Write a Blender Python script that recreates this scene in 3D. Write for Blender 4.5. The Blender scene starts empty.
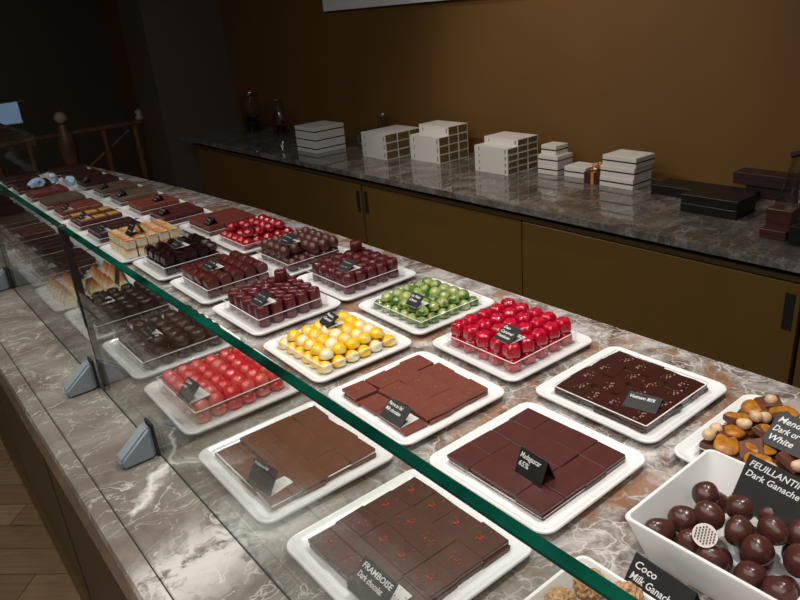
import bpy, bmesh, math, random
from mathutils import Vector, Matrix
R = random.Random(7)
sc = bpy.context.scene
COL = sc.collection
ZC = 0.9            # height of the counter top above the floor
PI = math.pi

# ------------------------------------------------------------------ materials
def new_mat(name):
    m = bpy.data.materials.new(name); m.use_nodes = True
    nt = m.node_tree
    for n in list(nt.nodes):
        nt.nodes.remove(n)
    out = nt.nodes.new('ShaderNodeOutputMaterial')
    return m, nt, out
def N(nt, t, **kw):
    n = nt.nodes.new(t)
    for k, v in kw.items():
        if k.startswith('i_'):
            n.inputs[k[2:].replace('_', ' ')].default_value = v
        else:
            setattr(n, k, v)
    return n
def principled(nt, out, col, rough=.5, **kw):
    b = nt.nodes.new('ShaderNodeBsdfPrincipled')
    b.inputs['Base Color'].default_value = (*col, 1)
    b.inputs['Roughness'].default_value = rough
    for k, v in kw.items():
        b.inputs[k.replace('_', ' ')].default_value = v
    nt.links.new(b.outputs[0], out.inputs[0])
    return b
def coords(nt, kind='Object', scale=None):
    tc = nt.nodes.new('ShaderNodeTexCoord')
    return tc.outputs[kind]
def ramp(nt, fac, stops):
    r = nt.nodes.new('ShaderNodeValToRGB')
    e = r.color_ramp.elements
    while len(e) < len(stops):
        e.new(.5)
    for k, (p, c) in enumerate(stops):
        e[k].position = p
        e[k].color = (*c, 1) if len(c) == 3 else c
    nt.links.new(fac, r.inputs[0])
    return r.outputs[0]
def mixc(nt, fac, a, b, mode='MIX'):
    m = nt.nodes.new('ShaderNodeMix'); m.data_type = 'RGBA'; m.blend_type = mode
    for s, v in ((0, fac), (6, a), (7, b)):
        if hasattr(v, 'is_output'):
            nt.links.new(v, m.inputs[s])
        elif s == 0:
            m.inputs[0].default_value = v
        else:
            m.inputs[s].default_value = (*v, 1)
    return m.outputs[2]
def math_(nt, op, a, b=None, clamp=False):
    m = nt.nodes.new('ShaderNodeMath'); m.operation = op; m.use_clamp = clamp
    for i, v in enumerate((a, b)):
        if v is None: continue
        if hasattr(v, 'is_output'): nt.links.new(v, m.inputs[i])
        else: m.inputs[i].default_value = v
    return m.outputs[0]
def bump(nt, b, height, strength=.3, dist=.001):
    n = nt.nodes.new('ShaderNodeBump'); n.inputs['Strength'].default_value = strength
    n.inputs['Distance'].default_value = dist
    nt.links.new(height, n.inputs['Height']); nt.links.new(n.outputs[0], b.inputs['Normal'])
def noise(nt, vec, scale, detail=4, rough=.55, dist=0.):
    n = nt.nodes.new('ShaderNodeTexNoise')
    n.inputs['Scale'].default_value = scale; n.inputs['Detail'].default_value = detail
    n.inputs['Roughness'].default_value = rough; n.inputs['Distortion'].default_value = dist
    nt.links.new(vec, n.inputs['Vector'])
    return n.outputs['Fac'], n.outputs['Color']

def plain(name, col, rough=.5, var=.12, nscale=60, bmp=0, **kw):
    """a base colour with a faint natural mottling"""
    m, nt, out = new_mat(name)
    b = principled(nt, out, col, rough, **kw)
    f, _ = noise(nt, coords(nt), nscale, 3)
    c = ramp(nt, f, [(.3, tuple(x * (1 - var) for x in col)), (.7, tuple(min(1, x * (1 + var)) for x in col))])
    nt.links.new(c, b.inputs['Base Color'])
    if bmp:
        bump(nt, b, f, bmp, .0015)
    return m

def seg_mask(nt, sx, sy, x1, y1, x2, y2, w):
    """1 near the segment (x1,y1)-(x2,y2), fading over w"""
    dx, dy = x2 - x1, y2 - y1; L = math.hypot(dx, dy); ux, uy = dx / L, dy / L
    px = math_(nt, 'SUBTRACT', sx, x1); py = math_(nt, 'SUBTRACT', sy, y1)
    t = math_(nt, 'ADD', math_(nt, 'MULTIPLY', px, ux), math_(nt, 'MULTIPLY', py, uy))
    d = math_(nt, 'ABSOLUTE', math_(nt, 'SUBTRACT', math_(nt, 'MULTIPLY', px, uy), math_(nt, 'MULTIPLY', py, ux)))
    over = math_(nt, 'MAXIMUM', math_(nt, 'MULTIPLY', t, -1.), math_(nt, 'SUBTRACT', t, L))
    d = math_(nt, 'MAXIMUM', d, over)
    return math_(nt, 'SUBTRACT', 1., math_(nt, 'DIVIDE', d, w), True)

def marble(name, front=True, dark=1.):
    m, nt, out = new_mat(name)
    b = principled(nt, out, (.3, .3, .3), .09 if front else .05)
    b.inputs['IOR'].default_value = 1.55
    vec = coords(nt)
    _, wc = noise(nt, vec, 5., 5, .6)
    sub = N(nt, 'ShaderNodeVectorMath', operation='SUBTRACT'); nt.links.new(wc, sub.inputs[0]); sub.inputs[1].default_value = (.5, .5, .5)
    scl = N(nt, 'ShaderNodeVectorMath', operation='SCALE'); nt.links.new(sub.outputs[0], scl.inputs[0]); scl.inputs['Scale'].default_value = .16
    add = N(nt, 'ShaderNodeVectorMath', operation='ADD'); nt.links.new(vec, add.inputs[0]); nt.links.new(scl.outputs[0], add.inputs[1])
    wv = add.outputs[0]
    sep = N(nt, 'ShaderNodeSeparateXYZ'); nt.links.new(wv, sep.inputs[0])
    sep0 = N(nt, 'ShaderNodeSeparateXYZ'); nt.links.new(vec, sep0.inputs[0])
    g = lambda *c: tuple(x * dark for x in c)
    f1, _ = noise(nt, wv, 6., 6, .65, .6)
    grey = ramp(nt, f1, [(.3, g(.11, .09, .072)), (.48, g(.18, .155, .13)), (.6, g(.24, .22, .19)), (.72, g(.36, .34, .30))])
    f2, _ = noise(nt, wv, 15., 7, .72, .6)
    brec = ramp(nt, f2, [(.32, g(.06, .045, .040)), (.42, g(.17, .125, .10)), (.49, g(.27, .24, .22)), (.56, g(.42, .39, .37)), (.68, g(.62, .59, .56))])
    if front:
        k = ramp(nt, sep0.outputs[0], [(.30, (0, 0, 0)), (.62, (1, 1, 1))])
    else:
        k = ramp(nt, f1, [(.45, (0, 0, 0)), (.62, (.7, .7, .7))])
    base = mixc(nt, k, grey, brec)
    # veins
    def vein(scale, lo, hi, seed):
        mp = N(nt, 'ShaderNodeMapping'); nt.links.new(wv, mp.inputs[0]); mp.inputs['Location'].default_value = (seed, seed * .7, 0)
        mp.inputs['Rotation'].default_value = (0, 0, .6); mp.inputs['Scale'].default_value = (1, 1.7, 1)
        f, _ = noise(nt, mp.outputs[0], scale, 5, .5, 1.2)
        a = math_(nt, 'ABSOLUTE', math_(nt, 'SUBTRACT', f, .5))
        return ramp(nt, a, [(lo, (1, 1, 1)), (hi, (0, 0, 0))])
    white = g(.60, .58, .54)
    base = mixc(nt, math_(nt, 'MULTIPLY', vein(3.2, .001, .007, 3.1), .7), base, white)
    base = mixc(nt, math_(nt, 'MULTIPLY', vein(8., .001, .010, 8.3), .45), base, white)
    v = N(nt, 'ShaderNodeTexVoronoi', feature='DISTANCE_TO_EDGE'); v.inputs['Scale'].default_value = 19
    nt.links.new(wv, v.inputs['Vector'])
    vm = ramp(nt, v.outputs['Distance'], [(.0, (1, 1, 1)), (.03, (0, 0, 0))])
    vm = math_(nt, 'MULTIPLY', vm, k)
    base = mixc(nt, math_(nt, 'MULTIPLY', vm, .85), base, g(.66, .63, .60))
    rust, _ = noise(nt, wv, 10., 4, .6)
    rust = math_(nt, 'MULTIPLY', rust, math_(nt, 'ADD', math_(nt, 'MULTIPLY', k, .22), .82))
    base = mixc(nt, ramp(nt, rust, [(.54, (0, 0, 0)), (.64, (.8, .8, .8))] if front else [(.66, (0, 0, 0)), (.8, (.3, .3, .3))]), base, g(.27, .13, .06))
    if front:
        # the slab's own large white vein and cloud by the outer edge
        for (x1, y1, x2, y2, w) in ((.150, .86, .232, .93, .010), (.232, .93, .275, 1.02, .006), (.232, .93, .33, .84, .004)):
            mk = seg_mask(nt, sep.outputs[0], sep.outputs[1], x1, y1, x2, y2, w)
            base = mixc(nt, math_(nt, 'MULTIPLY', mk, 1.), base, g(.66, .64, .60))
        mk = seg_mask(nt, sep.outputs[0], sep.outputs[1], .15, .69, .33, .74, .085)
        fn, _ = noise(nt, wv, 22., 5, .7, 1.2)
        mk = math_(nt, 'MULTIPLY', mk, ramp(nt, fn, [(.36, (0, 0, 0)), (.54, (1, 1, 1))]), True)
        base = mixc(nt, math_(nt, 'MULTIPLY', mk, 1.3, True), base, g(.58, .56, .53))
    nt.links.new(base, b.inputs['Base Color'])
    return m

def reflectance(nt, r0):
    """thin-sheet reflectance, the same from either side"""
    g = N(nt, 'ShaderNodeNewGeometry')
    d = N(nt, 'ShaderNodeVectorMath', operation='DOT_PRODUCT')
    nt.links.new(g.outputs['Normal'], d.inputs[0]); nt.links.new(g.outputs['Incoming'], d.inputs[1])
    c = math_(nt, 'SUBTRACT', 1., math_(nt, 'ABSOLUTE', d.outputs['Value']), True)
    return math_(nt, 'ADD', math_(nt, 'MULTIPLY', math_(nt, 'POWER', c, 5.), 1 - r0), r0, True)
def clear(name, tint, r0=.04, rough=0.0):
    m, nt, out = new_mat(name)
    tr = N(nt, 'ShaderNodeBsdfTransparent'); tr.inputs[0].default_value = (*tint, 1)
    gl = N(nt, 'ShaderNodeBsdfGlossy'); gl.inputs['Roughness'].default_value = rough
    mx = N(nt, 'ShaderNodeMixShader')
    nt.links.new(reflectance(nt, r0), mx.inputs[0]); nt.links.new(tr.outputs[0], mx.inputs[1]); nt.links.new(gl.outputs[0], mx.inputs[2])
    nt.links.new(mx.outputs[0], out.inputs[0])
    return m

def two_tone(name, top, low, lo, hi, rough=.12, nscale=40, amp=.35, per_object=True, **kw):
    """airbrushed chocolate: one colour sprayed over another from one side"""
    m, nt, out = new_mat(name)
    b = principled(nt, out, top, rough, **kw)
    vec = coords(nt)
    sep = N(nt, 'ShaderNodeSeparateXYZ'); nt.links.new(vec, sep.inputs[0])
    f, _ = noise(nt, vec, nscale, 3)
    v = math_(nt, 'ADD', math_(nt, 'MULTIPLY', sep.outputs[0], 40.), math_(nt, 'MULTIPLY', math_(nt, 'SUBTRACT', f, .5), amp * 3))
    oi = N(nt, 'ShaderNodeObjectInfo')
    v = math_(nt, 'ADD', v, math_(nt, 'MULTIPLY', math_(nt, 'SUBTRACT', oi.outputs['Random'], .5), .8 if per_object else 0))
    c = ramp(nt, math_(nt, 'ADD', math_(nt, 'MULTIPLY', v, .5), .5), [(lo, low), (hi, top)])
    nt.links.new(c, b.inputs['Base Color'])
    return m

M = {}
M['marble'] = marble('veined_marble')
M['marble_back'] = marble('brown_marble', False, .65)
M['porcelain'] = plain('white_porcelain', (.80, .80, .78), .16, .01)
M['acrylic'] = clear('clear_acrylic', (.98, .98, .98), .02)
M['acrylic_rim'] = plain('acrylic_cut_edge', (.72, .70, .68), .3, .02)
M['glass'] = clear('counter_glass', (.955, .975, .965), .04)
M['glass_edge'] = plain('green_glass_edge', (.0015, .034, .022), .10, .8, 14, 0)
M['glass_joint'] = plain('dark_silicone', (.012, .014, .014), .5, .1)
M['bracket'] = plain('blue_grey_plastic', (.20, .24, .27), .38, .05)
M['rubber'] = plain('black_rubber', (.008, .008, .009), .6, .1)
M['card'] = plain('black_card', (.014, .015, .014), .45, .1)
M['card_white'] = plain('white_card', (.72, .70, .68), .6, .02)
M['chalk'] = plain('chalk_ink', (.75, .75, .74), .8, .02)
M['chalk2'] = plain('chalk_ink_greenish', (.33, .42, .38), .8, .02)
M['milk'] = plain('milk_chocolate', (.165, .046, .030), .38, .10, 70, .08)
M['milk2'] = plain('milk_chocolate_brown', (.125, .045, .024), .38, .10, 70, .08)
M['dark65'] = plain('dark_chocolate_65', (.072, .019, .015), .36, .10, 60, .06)
M['dark'] = plain('dark_chocolate', (.062, .022, .014), .36, .12, 60, .08)
M['noir'] = plain('darkest_chocolate', (.038, .010, .007), .30, .15, 60, .12)
M['maroon'] = plain('maroon_chocolate', (.085, .007, .009), .20, .2, 420, .9, Coat_Weight=.5, Coat_Roughness=.10, Specular_IOR_Level=.4)
M['brown_gloss'] = plain('glossy_brown_chocolate', (.080, .014, .010), .20, .2, 420, .9, Coat_Weight=.5, Coat_Roughness=.10, Specular_IOR_Level=.4)
M['oval'] = plain('satin_brown_chocolate', (.078, .025, .018), .30, .15, 60, .15)
M['black_gloss'] = plain('glossy_black_chocolate', (.020, .007, .006), .20, .2, 420, .9, Coat_Weight=.5, Coat_Roughness=.10, Specular_IOR_Level=.4)
M['black_choc'] = plain('brown_black_chocolate', (.038, .015, .010), .20, .2, 420, .9, Coat_Weight=.5, Coat_Roughness=.10, Specular_IOR_Level=.4)
M['cherry'] = plain('cherry_red_glaze', (.34, .004, .010), .15, .25, 50, 0, Coat_Weight=1., Coat_Roughness=.12)
M['raspberry'] = plain('raspberry_red_glaze', (.46, .002, .024), .16, .3, 260, .5, Coat_Weight=1., Coat_Roughness=.12)
M['pink'] = two_tone('pinkish_red_glaze', (.62, .012, .022), (.62, .13, .10), .05, .5, .16, Coat_Weight=1., Coat_Roughness=.12)
M['yellow'] = two_tone('yellow_white_glaze', (.82, .50, .008), (.80, .76, .55), .16, .40, .16, Coat_Weight=.6, Coat_Roughness=.12)
M['green'] = two_tone('green_glaze', (.030, .115, .008), (.33, .38, .12), .35, .75, .12, 60, .9, Coat_Weight=1., Coat_Roughness=.1)
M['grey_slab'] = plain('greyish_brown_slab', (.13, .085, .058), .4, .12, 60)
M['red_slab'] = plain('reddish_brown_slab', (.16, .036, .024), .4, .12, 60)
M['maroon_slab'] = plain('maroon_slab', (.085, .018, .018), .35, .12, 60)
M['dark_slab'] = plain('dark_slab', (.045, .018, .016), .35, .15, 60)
M['crumb_red'] = plain('raspberry_crumb', (.38, .04, .03), .5, .3, 300)
M['crumb_pale'] = plain('cocoa_nib', (.36, .19, .15), .5, .3, 300)
M['cream'] = plain('cream_nougat', (.70, .62, .45), .5, .1, 60, .2)
M['toast'] = two_tone('toasted_orange_top', (.68, .52, .28), (.60, .20, .05), .35, .6, .5, 90, 1.2)
M['apricot'] = plain('dried_apricot', (.40, .155, .016), .38, .4, 90, .5)
M['nut'] = plain('blanched_nut', (.66, .46, .27), .45, .12, 100, .1)
M['mustard'] = plain('mustard_topping', (.42, .24, .03), .5, .35, 120)
M['truffle'] = plain('truffle_shell', (.075, .024, .019), .26, .15, 60, .12)
M['coco'] = plain('coconut_coating', (.46, .27, .13), .6, .5, 260, 1.)
M['box_white'] = plain('white_card_box', (.74, .73, .69), .5, .01)
M['box_black'] = plain('black_band', (.014, .014, .016), .5, .05)
M['box_gold'] = plain('olive_gold_inlay', (.16, .115, .045), .38, .08)
M['box_dark'] = plain('matt_black_box', (.009, .007, .006), .42, .1)
M['box_maroon'] = plain('maroon_box', (.034, .014, .012), .5, .1)
M['box_brown'] = plain('brown_box', (.07, .026, .016), .3, .1)
M['ribbon'] = plain('copper_ribbon', (.55, .24, .08), .3, .1)
M['front'] = plain('dark_brown_lacquer', (.060, .042, .022), .45, .06, 3)
M['ochre'] = plain('ochre_lacquer', (.155, .085, .021), .42, .05, 3)
M['ochre_wall'] = plain('ochre_paint', (.155, .076, .014), .65, .05, 3)
M['brass'] = plain('dull_brass', (.16, .11, .045), .4, .05, Metallic=.6)
M['groove'] = plain('shadow_gap_black', (.010, .009, .008), .7, .05)
M['taupe'] = plain('taupe_paint', (.115, .085, .060), .7, .05, 3)
M['umber'] = plain('umber_paint', (.07, .058, .040), .75, .05, 3)
M['wood'] = plain('brown_turned_wood', (.15, .075, .040), .45, .3, 12)
M['cap'] = plain('pale_wood', (.40, .34, .28), .5, .1, 12)
M['board'] = plain('pale_board', (.86, .88, .90), .35, .01)
M['blue_glint'] = plain('pale_blue_glint', (.42, .62, 1.0), .18, .3, 60, .5)
M['lamp'] = plain('black_lamp_housing', (.02, .02, .02), .4, .05)
M['paper'] = plain('ribbed_silver_paper', (.62, .58, .54), .4, .1, 60)
m, nt, out = new_mat('vase_glass')
gb = N(nt, 'ShaderNodeBsdfTransparent'); gb.inputs[0].default_value = (.9, .91, .9, 1)
gl = N(nt, 'ShaderNodeBsdfGlossy'); gl.inputs['Roughness'].default_value = .02
mx = N(nt, 'ShaderNodeMixShader'); nt.links.new(reflectance(nt, .06), mx.inputs[0]); nt.links.new(gb.outputs[0], mx.inputs[1]); nt.links.new(gl.outputs[0], mx.inputs[2])
nt.links.new(mx.outputs[0], out.inputs[0]); M['vase'] = m
# parquet
m, nt, out = new_mat('oak_parquet')
b = principled(nt, out, (.2, .12, .07), .45)
mp = N(nt, 'ShaderNodeMapping'); nt.links.new(coords(nt), mp.inputs[0]); mp.inputs['Rotation'].default_value = (0, 0, .75)
br = N(nt, 'ShaderNodeTexBrick'); nt.links.new(mp.outputs[0], br.inputs[0])
br.inputs['Scale'].default_value = 1.; br.inputs['Brick Width'].default_value = .45; br.inputs['Row Height'].default_value = .11
br.inputs['Mortar Size'].default_value = .0015; br.inputs['Color1'].default_value = (.27, .175, .10, 1); br.inputs['Color2'].default_value = (.18, .11, .06, 1)
br.inputs['Mortar'].default_value = (.04, .025, .015, 1)
mp2 = N(nt, 'ShaderNodeMapping'); nt.links.new(mp.outputs[0], mp2.inputs[0]); mp2.inputs['Scale'].default_value = (3, 30, 1)
f, _ = noise(nt, mp2.outputs[0], 2.5, 4)
c = mixc(nt, .6, br.outputs[0], ramp(nt, f, [(.3, (.45, .45, .45)), (.7, (1, 1, 1))]), 'MULTIPLY')
nt.links.new(c, b.inputs['Base Color']); M['parquet'] = m

# ------------------------------------------------------------------ geometry helpers
def add_box(bm, x0, x1, y0, y1, z0, z1, bev=0, seg=1):
    r = bmesh.ops.create_cube(bm, size=1)
    vs = r['verts']
    for v in vs:
        v.co = Vector((x0 + (v.co.x + .5) * (x1 - x0), y0 + (v.co.y + .5) * (y1 - y0), z0 + (v.co.z + .5) * (z1 - z0)))
    if bev:
        es = list({e for v in vs for e in v.link_edges})
        bmesh.ops.bevel(bm, geom=es, offset=bev, segments=seg, affect='EDGES', profile=.6)
def add_lathe(bm, prof, n=20, lobes=0, amp=0., cx=0, cy=0):
    """prof: (radius, z) from the bottom up; ends at radius 0 are closed"""
    rings = []
    for r, z in prof:
        if r < 1e-6:
            rings.append([bm.verts.new((cx, cy, z))])
        else:
            ring = []
            for k in range(n):
                a = 2 * PI * k / n
                rr = r * (1 + amp * math.cos(lobes * a)) if lobes else r
                ring.append(bm.verts.new((cx + rr * math.cos(a), cy + rr * math.sin(a), z)))
            rings.append(ring)
    for A, B in zip(rings, rings[1:]):
        for k in range(n):
            a, a2 = A[k % len(A)], A[(k + 1) % len(A)]
            b_, b2 = B[k % len(B)], B[(k + 1) % len(B)]
            vs = []
            for v in (a, a2, b2, b_):
                if v not in vs: vs.append(v)
            if len(vs) > 2: bm.faces.new(vs)
    return rings
def rr_ring(bm, hx, hy, r, z, seg=5):
    vs = []
    for cx, cy, a0 in ((hx - r, hy - r, 0), (-hx + r, hy - r, 90), (-hx + r, -hy + r, 180), (hx - r, -hy + r, 270)):
        for k in range(seg + 1):
            a = math.radians(a0 + 90 * k / seg)
            vs.append(bm.verts.new((cx + r * math.cos(a), cy + r * math.sin(a), z)))
    return vs
def add_rings(bm, spec, seg=5, cap0=True, cap1=True):
    rings = [rr_ring(bm, *s, seg=seg) for s in spec]
    for A, B in zip(rings, rings[1:]):
        n = len(A)
        for k in range(n):
            bm.faces.new((A[k], A[(k + 1) % n], B[(k + 1) % n], B[k]))
    if cap0: bm.faces.new(list(reversed(rings[0])))
    if cap1: bm.faces.new(rings[-1])
    return rings
def add_tube(bm, p, q, r, n=8, r2=None):
    p, q = Vector(p), Vector(q); d = (q - p)
    z = d.normalized(); x = z.orthogonal().normalized(); y = z.cross(x)
    A = [bm.verts.new(p + (x * math.cos(2 * PI * k / n) + y * math.sin(2 * PI * k / n)) * r) for k in range(n)]
    r2 = r if r2 is None else r2
    B = [bm.verts.new(q + (x * math.cos(2 * PI * k / n) + y * math.sin(2 * PI * k / n)) * r2) for k in range(n)]
    for k in range(n):
        bm.faces.new((A[k], A[(k + 1) % n], B[(k + 1) % n], B[k]))
    bm.faces.new(list(reversed(A))); bm.faces.new(B)
def mesh_of(bm, name, mat, smooth=False, angle=None):
    me = bpy.data.meshes.new(name)
    bmesh.ops.recalc_face_normals(bm, faces=bm.faces)
    bm.to_mesh(me); bm.free()
    me.materials.append(mat)
    if smooth:
        for p in me.polygons: p.use_smooth = True
        if angle: me.set_sharp_from_angle(angle=math.radians(angle))
    return me
def obj(name, bm, mat, parent=None, loc=(0, 0, 0), smooth=False, angle=None):
    me = bm if isinstance(bm, bpy.types.Mesh) else mesh_of(bm, name, mat, smooth, angle)
    o = bpy.data.objects.new(name, me); COL.objects.link(o)
    o.location = loc
    if parent: o.parent = parent
    return o
def tag(o, label, cat, group=None):
    o['label'] = label; o['category'] = cat; o['kind'] = 'thing'
    if group: o['group'] = group
    return o
def thing(name, label, cat, loc=(0, 0, 0), rz=0, group=None):
    o = bpy.data.objects.new(name, None); COL.objects.link(o)
    o.location = loc; o.rotation_euler = (0, 0, rz); o.empty_display_size = .05
    return tag(o, label, cat, group)
def struct(name, bm, mat):
    o = obj(name, bm, mat); o['kind'] = 'structure'; return o
def dup(root, loc, rot, label=None, group=None):
    r = root.copy(); COL.objects.link(r); r.location = loc; r.rotation_euler = rot
    if label: r['label'] = label
    if group: r['group'] = group
    for ch in root.children:
        c = ch.copy(); COL.objects.link(c); c.parent = r
        c.matrix_parent_inverse = ch.matrix_parent_inverse.copy()
        for g in ch.children:
            d = g.copy(); COL.objects.link(d); d.parent = c
    return r
def bx(*a, **k):
    bm = bmesh.new(); add_box(bm, *a, **k); return bm

# ------------------------------------------------------------------ room
struct('floor', bx(-2.2, 2.5, -3.05, 8.0, -.05, 0), M['parquet'])
struct('ceiling', bx(-2.2, 2.5, -3.05, 8.0, 2.9, 2.95), M['umber'])
struct('wall_right', bx(2.46, 2.56, -3.05, 8.0, 0, 2.9), M['ochre_wall'])
struct('wall_far', bx(-2.2, 2.46, 7.9, 8.0, 0, 2.9), M['umber'])
struct('wall_left', bx(-2.3, -2.2, -3.05, 8.0, 0, 2.9), M['umber'])
struct('trim_1', bx(1.867, 2.46, 5.15, 5.62, 0, 2.9), M['taupe'])     # pier at the end of the back counter
# wall behind the camera, with an unseen window added for its blue reflection
bm = bmesh.new()
wx0, wx1, wz0, wz1 = 1.58, 1.92, .52, .86
add_box(bm, -2.2, wx0, -3.05, -2.95, 0, 2.9); add_box(bm, wx1, 2.46, -3.05, -2.95, 0, 2.9)
add_box(bm, wx0, wx1, -3.05, -2.95, 0, wz0); add_box(bm, wx0, wx1, -3.05, -2.95, wz1, 2.9)
struct('wall_near', bm, M['umber'])
m, nt, out = new_mat('daylight_pane')
em = N(nt, 'ShaderNodeEmission'); em.inputs[0].default_value = (.45, .68, 1, 1); em.inputs[1].default_value = 3.2
nt.links.new(em.outputs[0], out.inputs[0])
w = struct('reflected_window_1', bx(wx0, wx1, -3.02, -3.0, wz0, wz1), m)

# ------------------------------------------------------------------ display counter
dc = thing('display_counter', 'long display counter topped with veined grey and brown marble, ochre front below', 'counter', (0, 0, 0))
CY0, CY1 = -.6, 3.78
def taper(x0, inset, y0, y1, z0, z1, bev=0):
    """slab whose back edge narrows towards the far end"""
    bm = bmesh.new(); pts = [(x0, y0), (1.052 - inset, y0), (1.052 - inset, 2.15), (1.015 - inset, 2.75), (.955 - inset, 3.40), (.915 - inset, y1), (x0, y1)]
    A = [bm.verts.new((x, y, z0)) for x, y in pts]; B = [bm.verts.new((x, y, z1)) for x, y in pts]; n = len(pts)
    for k in range(n): bm.faces.new((A[k], A[(k + 1) % n], B[(k + 1) % n], B[k]))
    bm.faces.new(list(reversed(A))); bm.faces.new(B)
    if bev: bmesh.ops.bevel(bm, geom=list(bm.edges), offset=bev, segments=1, affect='EDGES')
    return bm
bm = taper(.137, 0, CY0, CY1, ZC - .03, ZC, .002)
obj('countertop', bm, M['marble'], dc)
bm = bmesh.new()
vs = [(.1352, ZC - .001), (.1352, ZC - .075), (.108, ZC - .075), (.108, ZC - .012), (.111, ZC - .004), (.118, ZC - .001)]
A = [bm.verts.new((x, CY0, z)) for x, z in vs]; B = [bm.verts.new((x, CY1, z)) for x, z in vs]
for k in range(len(vs)):
    bm.faces.new((A[k], A[(k + 1) % 6], B[(k + 1) % 6], B[k]))
bm.faces.new(A); bm.faces.new(list(reversed(B)))
obj('edge_band', bm, M['marble'], dc)
obj('edge_seam', bx(.1352, .137, CY0, CY1, ZC - .03, ZC - .0012), M['groove'], dc)
obj('base', taper(.16, .03, CY0 + .02, CY1 - .02, .0, ZC - .03), M['front'], dc)
bm = bmesh.new()
for k in range(6):
    add_box(bm, .145, .16, CY0 + .05 + k * .74, CY0 + .05 + k * .74 + .70, .10, ZC - .12, bev=.002)
obj('front_panels', bm, M['front'], dc)
bm = bmesh.new()
add_box(bm, .138, .16, CY0 + .02, CY1 - .02, .0, .085); add_box(bm, .152, .16, CY0 + .02, CY1 - .02, ZC - .11, ZC - .075)
obj('plinth', bm, M['brass'], dc)

# glass screen: panes with polished green upper edge
GX, GZ, GT = .240, .310, .010
panes = [(-.55, 1.226, 'nearest pane of the glass counter screen, green polished edge along its top'),
         (1.230, 2.000, 'middle pane of the glass counter screen, between the two dark joints'),
         (2.004, 3.70, 'far pane of the glass counter screen, reaching the dim end of the counter')]
for y0, y1, lab in panes:
    t = thing('glass_screen', lab, 'glass screen', (GX, (y0 + y1) / 2, ZC), 0, 'panes of the counter screen')
    L = (y1 - y0) / 2
    obj('pane', bx(-GT / 2, GT / 2, -L, L, .0005, GZ), M['glass'], t)
    bm = bx(-GT / 2, GT / 2, -L, L, GZ + .0002, GZ + .0030, bev=.001, seg=2)
    obj('polished_edge', bm, M['glass_edge'], t)
    obj('base_seal', bx(-GT / 2 - .0012, -GT / 2 - .0002, -L, L, .0002, .0022), M['glass_joint'], t)
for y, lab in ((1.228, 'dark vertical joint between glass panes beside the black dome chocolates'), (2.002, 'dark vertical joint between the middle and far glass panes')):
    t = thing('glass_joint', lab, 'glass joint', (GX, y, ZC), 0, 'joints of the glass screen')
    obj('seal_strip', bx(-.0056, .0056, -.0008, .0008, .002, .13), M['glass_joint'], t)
    obj('clip_reflection_bar', bx(-.0065, .0065, -.0055, .0055, .13, GZ + .006, bev=.0015), M['glass_joint'], t)  # solid dark bar in place of a dark reflection; its top is the clip
# end pane
t = thing('end_glass_screen', 'upright glass pane closing the far left end of the counter', 'glass screen', (.48, 3.705, ZC))
obj('pane', bx(-.235, .235, .0, .006, .0005, .345), M['glass'], t)
obj('polished_edge', bx(-.235, .235, .0, .006, .3455, .3475), M['glass_edge'], t)

def bracket(x, y, lab):
    t = thing('glass_bracket', lab, 'bracket', (x, y, ZC), 0, 'wedge brackets of the glass screen')
    bm = bmesh.new()
    pr = [(0, 0), (-.052, 0), (-.054, .015), (-.006, .053), (0, .053)]
    A = [bm.verts.new((px, -.014, pz)) for px, pz in pr]; B = [bm.verts.new((px, .014, pz)) for px, pz in pr]
    for k in range(5): bm.faces.new((A[k], A[(k + 1) % 5], B[(k + 1) % 5], B[k]))
    bm.faces.new(A); bm.faces.new(list(reversed(B)))
    bmesh.ops.bevel(bm, geom=list(bm.edges), offset=.004, segments=3, affect='EDGES')
    obj('wedge', bm, M['bracket'], t, (-.0005, 0, 0), smooth=True, angle=40)
    obj('gasket', bx(.0002, .004, -.014, .014, 0, .057), M['rubber'], t)
for y, lab in ((.965, 'blue-grey wedge bracket in front of the red dome tray, nearest of three'),
               (1.262, 'blue-grey wedge bracket beside the domed dark chocolates, second of three'),
               (2.02, 'blue-grey wedge bracket at the left edge of the picture, farthest of three')):
    bracket(GX - GT / 2 - .0052, y, lab)

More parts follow.
